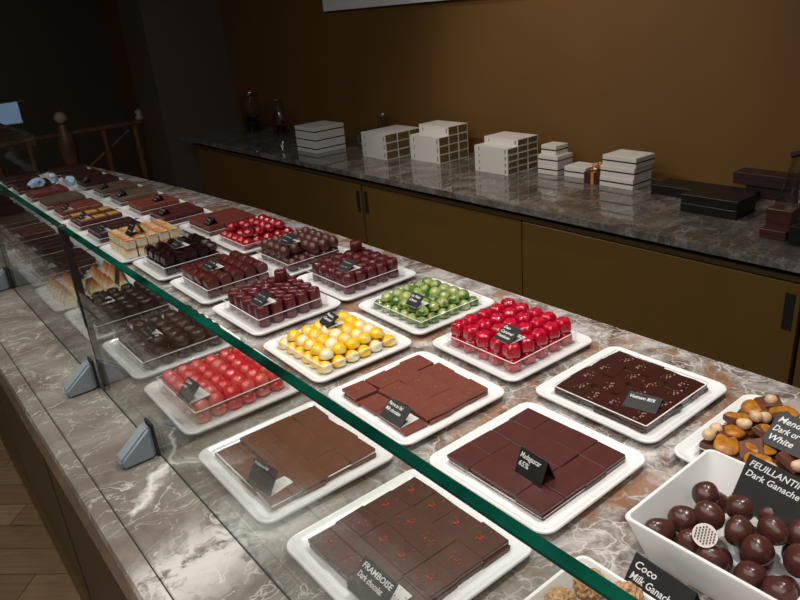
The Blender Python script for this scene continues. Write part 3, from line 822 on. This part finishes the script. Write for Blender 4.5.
# pale blue lumps modelling bluish reflections among the far trays
def glint(seed, s):
    r = random.Random(seed); bm = bmesh.new(); bmesh.ops.create_icosphere(bm, subdivisions=2, radius=1)
    for v in bm.verts:
        k = r.uniform(.6, 1.1); v.co = Vector((v.co.x * s[0] * k, v.co.y * s[1] * k, max(0, v.co.z * k + .75) * s[2]))
    return mesh_of(bm, 'glint_blob', M['blue_glint'])
for k, (x, y, s, lab) in enumerate(((.580, 3.235, (.034, .022, .026), 'crumpled pale blue lump standing in for a reflection over the far middle slabs, left of three'), (.655, 3.262, (.020, .020, .028), 'crumpled pale blue lump standing in for a reflection over the far middle slabs, centre of three'),
                         (.690, 3.13, (.016, .028, .026), 'crumpled pale blue lump standing in for a reflection over the far middle slabs, right of three'))):
    put('glint_blob', glint(k, s), x, y, Z0 + .0298, .4 * k, lab, 'blob', 'pale blue lumps for reflections')

# ------------------------------------------------------------------ mendiant tray
plate(C2 + .003, .318, 'white square plate under the apricot and hazelnut bark, right edge', .0)
clear_tray(C2 + .003, .318, 'clear tray holding the apricot and hazelnut bark', .014)
bark = [shard(100 + k, .060, .010) for k in range(4)]
for b_ in bark: b_.materials[0] = M['milk2']
for L in range(2):
    for i in range(3):
        for j in range(3):
            put('chocolate_bark', R.choice(bark), C2 + .003 + (i - 1) * .052 + R.uniform(-.002, .002), .318 + (j - 1) * .052 + R.uniform(-.002, .002), Z0 + L * .0105 + .0003 * j, R.uniform(-.2, .2),
                'milk chocolate bark piece under apricots and hazelnuts', P, 'chocolate bark pieces')
def lump(name, mat, s, seed, flat=.6, am=.12):
    r = random.Random(seed); bm = bmesh.new(); bmesh.ops.create_icosphere(bm, subdivisions=3, radius=1)
    ph = [r.uniform(0, 6) for _ in range(6)]
    for v in bm.verts:
        d = 1 + am * (math.sin(v.co.x * 3 + ph[0]) + math.sin(v.co.y * 3.4 + ph[1]) * .8 + math.sin(v.co.z * 4 + ph[2]) * .5)
        v.co = Vector((v.co.x * s * d, v.co.y * s * d * .85, (v.co.z * flat + flat) * s * d))
    return mesh_of(bm, name, mat, True)
apr = [lump('apricot', M['apricot'], .0175, k, .34) for k in range(3)]
nuts = [lump('hazelnut', M['nut'], .0094, 20 + k, .85, .05) for k in range(3)]
TZ = Z0 + .0215
chips = [shard(200 + k, .030, .008) for k in range(4)]
for b_ in chips: b_.materials[0] = M['milk2']
for k in range(16):
    put('chocolate_bark', chips[k % 4], C2 + .003 + ((k % 4) - 1.5) * .040 + R.uniform(-.008, .008), .318 + (k // 4 - 1.5) * .040 + R.uniform(-.008, .008), TZ + .004, R.uniform(0, 6),
        'small tilted chocolate shard between the apricots', P, 'tilted chocolate shards', (R.uniform(-.45, .45), R.uniform(-.45, .45)))
for k, (x, y) in enumerate(((.800, .368), (.832, .372), (.866, .384), (.822, .332), (.790, .320), (.862, .342), (.925, .350), (.905, .385), (.90, .30), (.945, .31), (.86, .25), (.935, .26))):
    put('apricot_half', apr[k % 3], x, y, TZ + .003, R.uniform(0, 6), 'dried orange apricot on the chocolate bark', 'dried fruit', 'apricots on the bark', (R.uniform(-.2, .2), R.uniform(-.2, .2)))
for k, (x, y) in enumerate(((.800, .392), (.818, .392), (.846, .368), (.875, .366), (.890, .360), (.812, .280), (.795, .262), (.94, .375), (.775, .30), (.92, .235))):
    put('hazelnut', nuts[k % 3], x, y, TZ + (.010 if k in (2, 3, 8) else .004), R.uniform(0, 6), 'pale blanched hazelnut on the chocolate bark', 'nut', 'hazelnuts on the bark')
card(.846, .284, TZ + .014, 'large black card with white chalk lettering on the apricot bark', ['Mendiant', 'Dark or milk', 'White'], w=.075, h=.050, tilt=56, rz=-4, size=.0125, white=False)

# ------------------------------------------------------------------ bowls
def bowl(cx, cy, half, h, lab):
    bm = bmesh.new(); i = half * .80
    add_rings(bm, [(i - .004, i - .004, .010, 0), (i, i, .012, .001), (half, half, .010, h - .002), (half - .001, half - .001, .010, h), (half - .0045, half - .0045, .008, h), (half - .0055, half - .0055, .008, h - .002), (i - .003, i - .003, .012, .006), (i - .010, i - .010, .010, .0045)], seg=5)
    o = obj('square_bowl', bm, M['porcelain'], None, (cx, cy, ZC), True, 45)
    return tag(o, lab, 'bowl', 'white flared square bowls')
bowl(.640, .262, .092, .060, 'white flared square bowl full of dark brown truffles')
def truf(seed): return lump('truffle', M['truffle'], .0168, seed, .95, .035)
tr = [truf(60 + k) for k in range(5)]
def ball_spots():
    S = [(.652, .313, .052), (.604, .318, .046), (.572, .318, .044), (.618, .288, .055), (.656, .281, .056), (.664, .246, .058), (.622, .258, .058), (.576, .288, .046),
         (.580, .259, .046), (.640, .229, .060), (.606, .226, .058), (.578, .228, .048), (.618, .200, .058), (.662, .214, .058), (.580, .198, .048),
         (.690, .284, .040), (.700, .225, .050), (.605, .288, .028), (.640, .300, .026), (.69, .20, .040), (.70, .25, .030), (.60, .20, .026), (.62, .24, .028), (.66, .21, .028), (.68, .31, .030), (.60, .262, .026), (.65, .262, .026), (.600, .312, .018)]
    return S
for k, (x, y, z) in enumerate(ball_spots()):
    put('truffle', tr[k % 5], x, y, max(.007, z - .0168), R.uniform(0, 6), 'round dark brown truffle heaped in the white bowl', P, 'truffles in the bowl', (R.uniform(-.3, .3), R.uniform(-.3, .3)))
bm = bmesh.new(); add_lathe(bm, [(0, 0), (.0125, 0), (.0125, .0012), (0, .0012)], 24)
t = obj('ribbed_seal', bm, M['paper'], None, (.575, .272, ZC + .0680)); t.rotation_euler = (math.radians(10), math.radians(-38), .3)
tag(t, 'round ribbed silver disc standing among the truffles', 'disc')
bm = bmesh.new()
for r_ in range(-3, 4):
    for q in range(-3, 4):
        x, y = q * .0030 + (r_ % 2) * .0015, r_ * .0030
        if math.hypot(x, y) < .0105: add_box(bm, x - .0011, x + .0011, y - .0008, y + .0008, .0013, .0017)
obj('ribs', bm, M['box_brown'], t)
card(.682, .246, .056, 'large black card lettered Feuillantine standing behind the truffles', ['FEUILLANTINE', 'Dark Ganache'], w=.078, h=.060, tilt=30, rz=-6, size=.0103, white=False, lean=1)
bowl(.397, .272, .083, .052, 'white flared square bowl of coconut-coated balls, bottom edge of the picture')
rock = []
for k in range(3):
    r = random.Random(k); bm = bmesh.new(); bmesh.ops.create_icosphere(bm, subdivisions=4, radius=.0165)
    for v in bm.verts: v.co *= 1 + r.uniform(-.09, .10); v.co.z += .0165
    rock.append(mesh_of(bm, 'coco_rock', M['coco']))
for k, (x, y, z) in enumerate(((.450, .322, .042), (.457, .285, .046), (.412, .328, .038), (.375, .32, .034), (.41, .28, .046), (.37, .28, .044), (.44, .245, .040), (.40, .24, .044), (.36, .24, .034), (.42, .30, .018), (.38, .26, .016), (.43, .22, .022))):
    put('coconut_ball', rock[k % 3], x, y, z - .0165 + .008, R.uniform(0, 6), 'rough golden coconut-coated ball in the small bowl', P, 'coconut balls')
card(.520, .282, .0, 'black card lettered Coco standing on the marble between the bowls', ['Coco', 'Milk Ganache', 'Coco - Cru'], w=.072, h=.058, tilt=33, rz=-4, size=.0118, white=False)

# ------------------------------------------------------------------ back counter
BZ = ZC - .10
bc = thing('back_counter', 'long low sideboard along the ochre wall with dark marble top and sliding doors', 'counter', (0, 0, 0))
BY0, BY1 = -.9, 4.72
obj('countertop', bx(1.85, 2.459, BY0, BY1 + .14, BZ - .028, BZ, bev=.002), M['marble_back'], bc)
obj('shadow_gap', bx(1.885, 2.44, BY0, BY1, BZ - .046, BZ - .028), M['groove'], bc)
obj('door_rail', bx(1.868, 2.44, BY0, BY1, BZ - .060, BZ - .046), M['brass'], bc)
obj('carcass', bx(1.90, 2.44, BY0, BY1, .0, BZ - .060), M['groove'], bc)
doors = [(3.652, 4.66, None), (2.722, 3.640, 2.745 ), (1.700, 2.712, 2.690), (.700, 1.688, .725), (-.30, .690, None)]
for k, (y0, y1, hy) in enumerate(doors):
    x = 1.868 if k % 2 else 1.876
    d = obj('sliding_door', bx(x, x + .020, y0, y1, .06, BZ - .066, bev=.001), M['ochre'], bc)
    if hy:
        h = obj('recessed_handle', bx(x - .0008, x + .004, hy - .014, hy + .014, BZ - .205, BZ - .095, bev=.0007), M['groove'], d)
obj('kick_board', bx(1.90, 2.44, BY0, BY1, 0, .055), M['groove'], bc)

def lid_box(x0, y0, sx, sy, z, h, lab, grp, rz=0, band='box_black', body='box_white'):
    """square gift box: base, dark band, lid"""
    t = thing('gift_box', lab, 'box', (x0 + sx / 2, y0 + sy / 2, z), rz, grp)
    a, b_ = sx / 2, sy / 2
    obj('base', bx(-a, a, -b_, b_, 0, h * .46, bev=.0012), M[body], t)
    obj('band', bx(-a - .0004, a + .0004, -b_ - .0004, b_ + .0004, h * .46, h * .56), M[band], t)
    obj('lid', bx(-a, a, -b_, b_, h * .56, h, bev=.0012), M[body], t)
    return t
for k in range(3):
    lid_box(2.245 + (.003 * k), 1.475 + [0, .0, -.006][k], .118, .150, BZ + k * .0402, .0398, 'white square box with black band, %s of the tall stack on the right' % ['bottom', 'middle', 'top'][k], 'right stack of white square boxes', R.uniform(-.02, .02))
for k in range(3):
    lid_box(2.005, 3.30, .195, .205, BZ + k * .0465, .046, 'large white square box with black band, %s of the far left stack' % ['bottom', 'middle', 'top'][k], 'left stack of white square boxes', R.uniform(-.01, .01))
for k in range(2):
    lid_box(2.285, 1.865, .100, .105, BZ + k * .0405, .040, 'small white box with black band, %s in the little stepped stack' % ['bottom', 'middle'][k], 'small white boxes with black bands', R.uniform(-.02, .02))
lid_box(2.300, 1.885, .078, .080, BZ + .081, .038, 'smallest white box crowning the little stepped stack', 'small white boxes with black bands')
lid_box(2.298, 1.735, .098, .105, BZ, .043, 'single small white box between the stepped stack and the ribboned box', 'small white boxes with black bands', .04)
# brown box with ribbon
t = thing('ribboned_box', 'small brown box tied with copper ribbon beside the white boxes', 'box', (2.290, 1.662, BZ))
obj('body', bx(-.042, .042, -.04, .04, 0, .045, bev=.001), M['box_brown'], t)
bm = bmesh.new(); add_box(bm, -.0428, .0428, -.007, .007, 0, .0458); add_box(bm, -.007, .007, -.0408, .0408, 0, .0459)
obj('ribbon', bm, M['ribbon'], t)
bm = bmesh.new()
for a in (.3, 1.2, 2.2, 3.2, 4.2, 5.3):
    q = Vector((math.cos(a) * .024, math.sin(a) * .024, .062)); add_tube(bm, (0, 0, .046), q, .004, 6, .010); add_tube(bm, q, (q.x * .4, q.y * .4, .075), .010, 6, .004)
obj('bow', bm, M['ribbon'], t)

# sleeved boxes
def sleeve_box(x, y, z, w, l, h, lab, grp):
    """long drawer-style box: white sleeve, gold drawer end towards the viewer (-y)"""
    t = thing('sleeved_box', lab, 'box', (x + w / 2, y + l / 2, z), 0, grp)
    a, b_ = w / 2, l / 2; T = .0028
    bm = bmesh.new()
    add_box(bm, -a, -a + T, -b_, b_, 0, h); add_box(bm, a - T, a, -b_, b_, 0, h)
    add_box(bm, -a + T, a - T, -b_, b_, 0, T); add_box(bm, -a + T, a - T, -b_, b_, h - T, h)
    obj('sleeve', bm, M['box_white'], t)
    obj('drawer', bx(-a + T + .0003, a - T - .0003, -b_ + .001, b_ - .001, T + .0003, h - T - .0003), M['box_gold'], t)
    bm = bmesh.new()
    add_box(bm, -a - .0006, -a - .0001, -b_ + .012, -b_ + .018, h * .25, h * .8)
    add_box(bm, -a - .0006, -a - .0001, b_ - .03, b_ - .026, h * .25, h * .7)
    obj('printed_mark', bm, M['box_gold'], t)
for nm, x0, y0, w, l, h, cols in (('left', 2.105, 2.800, .078, .205, .0415, (3, 3, 3)), ('middle', 2.185, 2.489, .063, .215, .0405, (3, 4, 4)), ('right', 2.178, 2.044, .064, .200, .0282, (4, 5, 5))):
    for c_, n in enumerate(cols):
        for k in range(n):
            lv = {0: 'bottom', n - 1: 'top'}.get(k, 'layer %s from the bottom' % ['', 'two', 'three', 'four', 'five'][k])
            dp = ['front', 'centre', 'wall side'][c_]
            sleeve_box(x0 + c_ * (w + .0006), y0 + R.uniform(-.001, .001), BZ + k * (h + .0003), w, l, h, 'white sleeved box with gold end, %s pile, %s column, %s' % (nm, dp, lv), 'white sleeved boxes, %s pile' % nm)
# dark boxes
def dark_box(x0, x1, y0, y1, z0, z1, mat, lab, grp, name='flat_box'):
    t = thing(name, lab, 'box', ((x0 + x1) / 2, (y0 + y1) / 2, z0), 0, grp)
    a, b_ = (x1 - x0) / 2, (y1 - y0) / 2; h = z1 - z0
    obj('base', bx(-a, a, -b_, b_, 0, h * .42, bev=.001), mat, t); obj('lid', bx(-a - .0012, a + .0012, -b_ - .0012, b_ + .0012, h * .42 + .0004, h, bev=.0015), mat, t)
dark_box(2.105, 2.225, 1.01, 1.20, BZ, BZ + .030, M['box_dark'], 'black gift box, lower of the two in front by the marble edge', 'black gift boxes')
dark_box(2.105, 2.225, 1.01, 1.20, BZ + .0305, BZ + .060, M['box_dark'], 'black gift box, upper of the two in front by the marble edge', 'black gift boxes')
dark_box(2.245, 2.36, 1.06, 1.40, BZ, BZ + .036, M['box_dark'], 'long flat black box behind the two stacked black boxes', 'black gift boxes')
dark_box(2.385, 2.455, .78, 1.12, BZ, BZ + .042, M['box_maroon'], 'long maroon box against the wall, lower of two', 'maroon boxes')
dark_box(2.375, 2.450, .82, 1.165, BZ + .0425, BZ + .084, M['box_maroon'], 'long maroon box against the wall, upper of two', 'maroon boxes')
dark_box(1.995, 2.055, .812, .885, BZ, BZ + .028, M['box_brown'], 'glossy brown box below the glass vase at the right edge, lower', 'brown glossy boxes')
dark_box(2.060, 2.115, .83, .90, BZ, BZ + .070, M['box_brown'], 'glossy brown upright box right behind the low brown box', 'brown glossy boxes')
dark_box(1.975, 2.05, .720, .795, BZ, BZ + .055, M['box_dark'], 'black glossy box at the right picture edge on the sideboard', 'black gift boxes')

# glass vessels
def vessel(name, x, y, prof, lab, inner=None):
    t = thing(name, lab, 'glass vessel', (x, y, BZ), 0, None)
    bm = bmesh.new(); add_lathe(bm, prof, 28); obj('glass_body', bm, M['vase'], t, smooth=True, angle=60)
    return t
def wall_prof(pts, T=.003):
    return [(0, 0)] + pts + [(max(r - T, .001), z) for r, z in reversed(pts)][:-1] + [(pts[0][0] - T, .004), (0, .004)]
t = vessel('tall_vase', 2.20, .885, wall_prof([(.055, 0), (.054, .04), (.032, .14), (.018, .200)]), 'conical glass vase with black stopper at the right picture edge')
bm = bmesh.new(); add_tube(bm, (-.01, .022, .201), (.01, -.030, .215), .009, 10); obj('stopper', bm, M['rubber'], t)
t = vessel('glass_jar', 2.25, 4.50, wall_prof([(.070, 0), (.072, .08), (.070, .20), (.062, .235), (.066, .250)]), 'wide glass jar with dark contents at the far end of the sideboard')
bm = bmesh.new()
for k in range(16): add_box(bm, *(lambda a, r, z: (r * math.cos(a) - .012, r * math.cos(a) + .012, r * math.sin(a) - .012, r * math.sin(a) + .012, z, z + .022))(k * 2.4, .035, .006 + (k // 4) * .024), bev=.003)
obj('contents', bm, M['black_gloss'], t)
t = vessel('glass_bottle', 2.30, 4.20, wall_prof([(.055, 0), (.057, .07), (.040, .13), (.028, .20), (.032, .22)]), 'narrower glass carafe beside the wide jar at the far end')
bm = bmesh.new()
for k in range(9): add_box(bm, *(lambda a, r, z: (r * math.cos(a) - .011, r * math.cos(a) + .011, r * math.sin(a) - .011, r * math.sin(a) + .011, z, z + .020))(k * 2.4, .025, .006 + (k // 4) * .022), bev=.003)
obj('contents', bm, M['black_gloss'], t)
t = vessel('glass_dish', 2.28, 3.20, wall_prof([(.058, 0), (.060, .055), (.056, .10)]), 'low round glass jar with pale pieces, between white box stacks')
bm = bmesh.new()
for k in range(5): add_box(bm, *(lambda a, r, z: (r * math.cos(a) - .010, r * math.cos(a) + .010, r * math.sin(a) - .010, r * math.sin(a) + .010, z, z + .018))(k * 2.0, .028, .006), bev=.003)
obj('contents', bm, M['card_white'], t)
t = vessel('stemmed_glass', 2.38, 3.17, wall_prof([(.034, 0), (.040, .07), (.030, .13), (.040, .165)]), 'slim glass tumbler behind the low round glass jar')

# board on the wall
t = thing('mounted_board', 'pale blue-grey board hanging high on the ochre wall', 'board', (2.455, 2.9, 0))
obj('panel', bx(-.022, .0045, -.95, .83, 1.517, 2.30, bev=.002), M['board'], t)

# ------------------------------------------------------------------ stair railing in the dim background
RY = 5.6
st = thing('stair_railing', 'brown turned-wood stair railing in the dim background', 'railing', (0, RY, 0))
def turned(bm, x, z0, z1, r):
    H = z1 - z0
    prof = [(0, z0), (r, z0), (r, z0 + .12 * H), (r * .6, z0 + .15 * H), (r * .95, z0 + .3 * H), (r * .55, z0 + .5 * H), (r * .9, z0 + .62 * H), (r * .6, z0 + .7 * H), (r, z0 + .75 * H), (r * .5, z0 + .88 * H), (r * .8, z1), (0, z1)]
    add_lathe(bm, prof, 14, cx=x)
bm = bmesh.new()
add_lathe(bm, [(0, 0), (.045, 0), (.045, .45), (.038, .47), (.052, .55), (.040, .62), (.060, .70), (.066, .78), (.058, .85), (.040, .88), (.034, .92), (0, .92)], 16, cx=1.285)
obj('newel_post', bm, M['wood'], st, smooth=True, angle=40)
bm = bmesh.new(); bmesh.ops.create_uvsphere(bm, u_segments=20, v_segments=12, radius=.045); bmesh.ops.translate(bm, verts=bm.verts, vec=(1.285, 0, .965))
obj('ball_finial', bm, M['cap'], st, smooth=True)
bm = bmesh.new(); add_box(bm, .3, 1.245, -.03, .03, .835, .868, bev=.008); add_box(bm, 1.325, 1.86, -.03, .03, .835, .868, bev=.008)
obj('handrail', bm, M['wood'], st)
for x in (.55, .80, 1.03, 1.56, 1.80):
    bm = bmesh.new(); turned(bm, x, 0, .835, .034); obj('baluster', bm, M['wood'], st, smooth=True, angle=40)
bm = bmesh.new(); add_tube(bm, (1.76, .03, .80), (1.28, .03, .50), .012, 8); obj('brace', bm, M['wood'], st)
bm = bmesh.new(); add_tube(bm, (1.03, .03, .78), (.60, .03, .95), .010, 8)
bm.free()
bm = bmesh.new(); add_lathe(bm, [(0, .868), (.030, .868), (.036, .885), (.020, .90), (.03, .93), (0, .95)], 14, cx=1.85)
obj('end_knob', bm, M['cap'], st, smooth=True)

# ------------------------------------------------------------------ lamps (ceiling spots)
def spot(x, y, z, tx, ty, tz, power, angle, col=(1, .90, .78), rad=.035, blend=.6, lab=None):
    t = thing('ceiling_spotlight', lab, 'lamp', (x, y, z), 0, 'ceiling spotlights')
    d = Vector((tx - x, ty - y, tz - z)).normalized(); q = d.to_track_quat('-Z', 'Y')
    bm = bmesh.new(); add_lathe(bm, [(.045, -.01), (.050, -.01), (.050, .10), (0, .10)], 18)
    h = obj('housing', bm, M['lamp'], t); h.rotation_mode = 'QUATERNION'; h.rotation_quaternion = q
    bm = bmesh.new(); add_tube(bm, (0, 0, .05), (0, 0, 2.9 - z), .008, 8); obj('stem', bm, M['lamp'], t)
    l = bpy.data.lights.new('spot_beam', 'SPOT'); l.energy = power; l.spot_size = math.radians(angle); l.spot_blend = blend
    l.color = col; l.shadow_soft_size = rad
    o = bpy.data.objects.new('spot_beam', l); COL.objects.link(o); o.parent = t; o.rotation_mode = 'QUATERNION'; o.rotation_quaternion = q
W1 = (1, .95, .90)
spot(.95, .30, 2.55, .62, .50, ZC, 52, 62, W1, lab='ceiling spotlight above the nearest plates')
spot(.85, 1.15, 2.55, .60, 1.10, ZC, 38, 62, W1, lab='ceiling spotlight above the yellow domes')
spot(.75, 2.05, 2.55, .62, 1.95, ZC, 30, 60, W1, lab='ceiling spotlight above the cream cubes')
spot(.20, .35, 2.55, .25, .75, ZC, 22, 70, W1, lab='ceiling spotlight above the front edge of the marble')
spot(.55, 3.0, 2.55, .65, 2.9, ZC, 9, 60, W1, lab='ceiling spotlight above the far slabs')
spot(.75, 2.9, 2.65, 2.25, 1.85, .85, 60, 60, (1, .93, .86), rad=.05, blend=.9, lab='ceiling spotlight aimed at the boxes on the sideboard')
spot(.2, 5.6, 2.65, .6, 7.6, 1.2, 14, 110, (1, .82, .62), blend=1., lab='dim unseen ceiling spotlight added to brighten the stair railing')  # unseen lamp added to lift the far end and railing
spot(1.55, 1.75, 2.60, 2.40, 1.95, .95, 35, 85, (1, .86, .70), blend=1., lab='ceiling spotlight aimed at the ochre wall')
l = bpy.data.lights.new('shop_fill', 'AREA'); l.shape = 'RECTANGLE'; l.size = 1.7; l.size_y = 4.5; l.energy = 70; l.color = (1, .95, .9)  # unseen area light added to lift the general brightness
t = thing('fill_light_panel', 'broad unseen fill light panel added over the customer side', 'lamp', (-.85, .6, 2.86))
obj('frame', bx(-.9, .9, -2.25, 2.25, .0, .039), M['card_white'], t)
o = bpy.data.objects.new('shop_fill', l); COL.objects.link(o); o.parent = t; o.location = (0, 0, -.012)

w = bpy.data.worlds.new('World'); sc.world = w; w.use_nodes = True
w.node_tree.nodes['Background'].inputs[0].default_value = (.05, .045, .04, 1)

# ------------------------------------------------------------------ camera
cam = bpy.data.cameras.new('camera'); co = bpy.data.objects.new('camera', cam); COL.objects.link(co)
cam.sensor_width = 36; cam.lens = 694 / 800 * 36; cam.clip_start = .02
P0 = (400., 300.); f = 694.
def ray(v): return Vector((v[0] - P0[0], v[1] - P0[1], f)).normalized()
up = -ray((545, 1950)); y_ = ray((-190, 60)); y_ = (y_ - up * y_.dot(up)).normalized(); x_ = y_.cross(up)
A = Matrix((x_, y_, up))                     # rows: world axes in image axes (x right, y down, z forward)
Rm = A @ Matrix(((1, 0, 0), (0, -1, 0), (0, 0, -1)))
co.matrix_world = Matrix.Translation((0, 0, ZC + .6)) @ Rm.to_4x4()
sc.camera = co
vs = sc.view_settings
vs.view_transform = 'Standard'; vs.look = 'None'; vs.gamma = 1; vs.use_curve_mapping = False; vs.exposure = 0
sc.cycles.max_bounces = 8; sc.cycles.transparent_max_bounces = 24; sc.cycles.glossy_bounces = 4; sc.cycles.caustics_reflective = False; sc.cycles.caustics_refractive = False
sc.cycles.sample_clamp_indirect = 4; sc.cycles.use_denoising = True
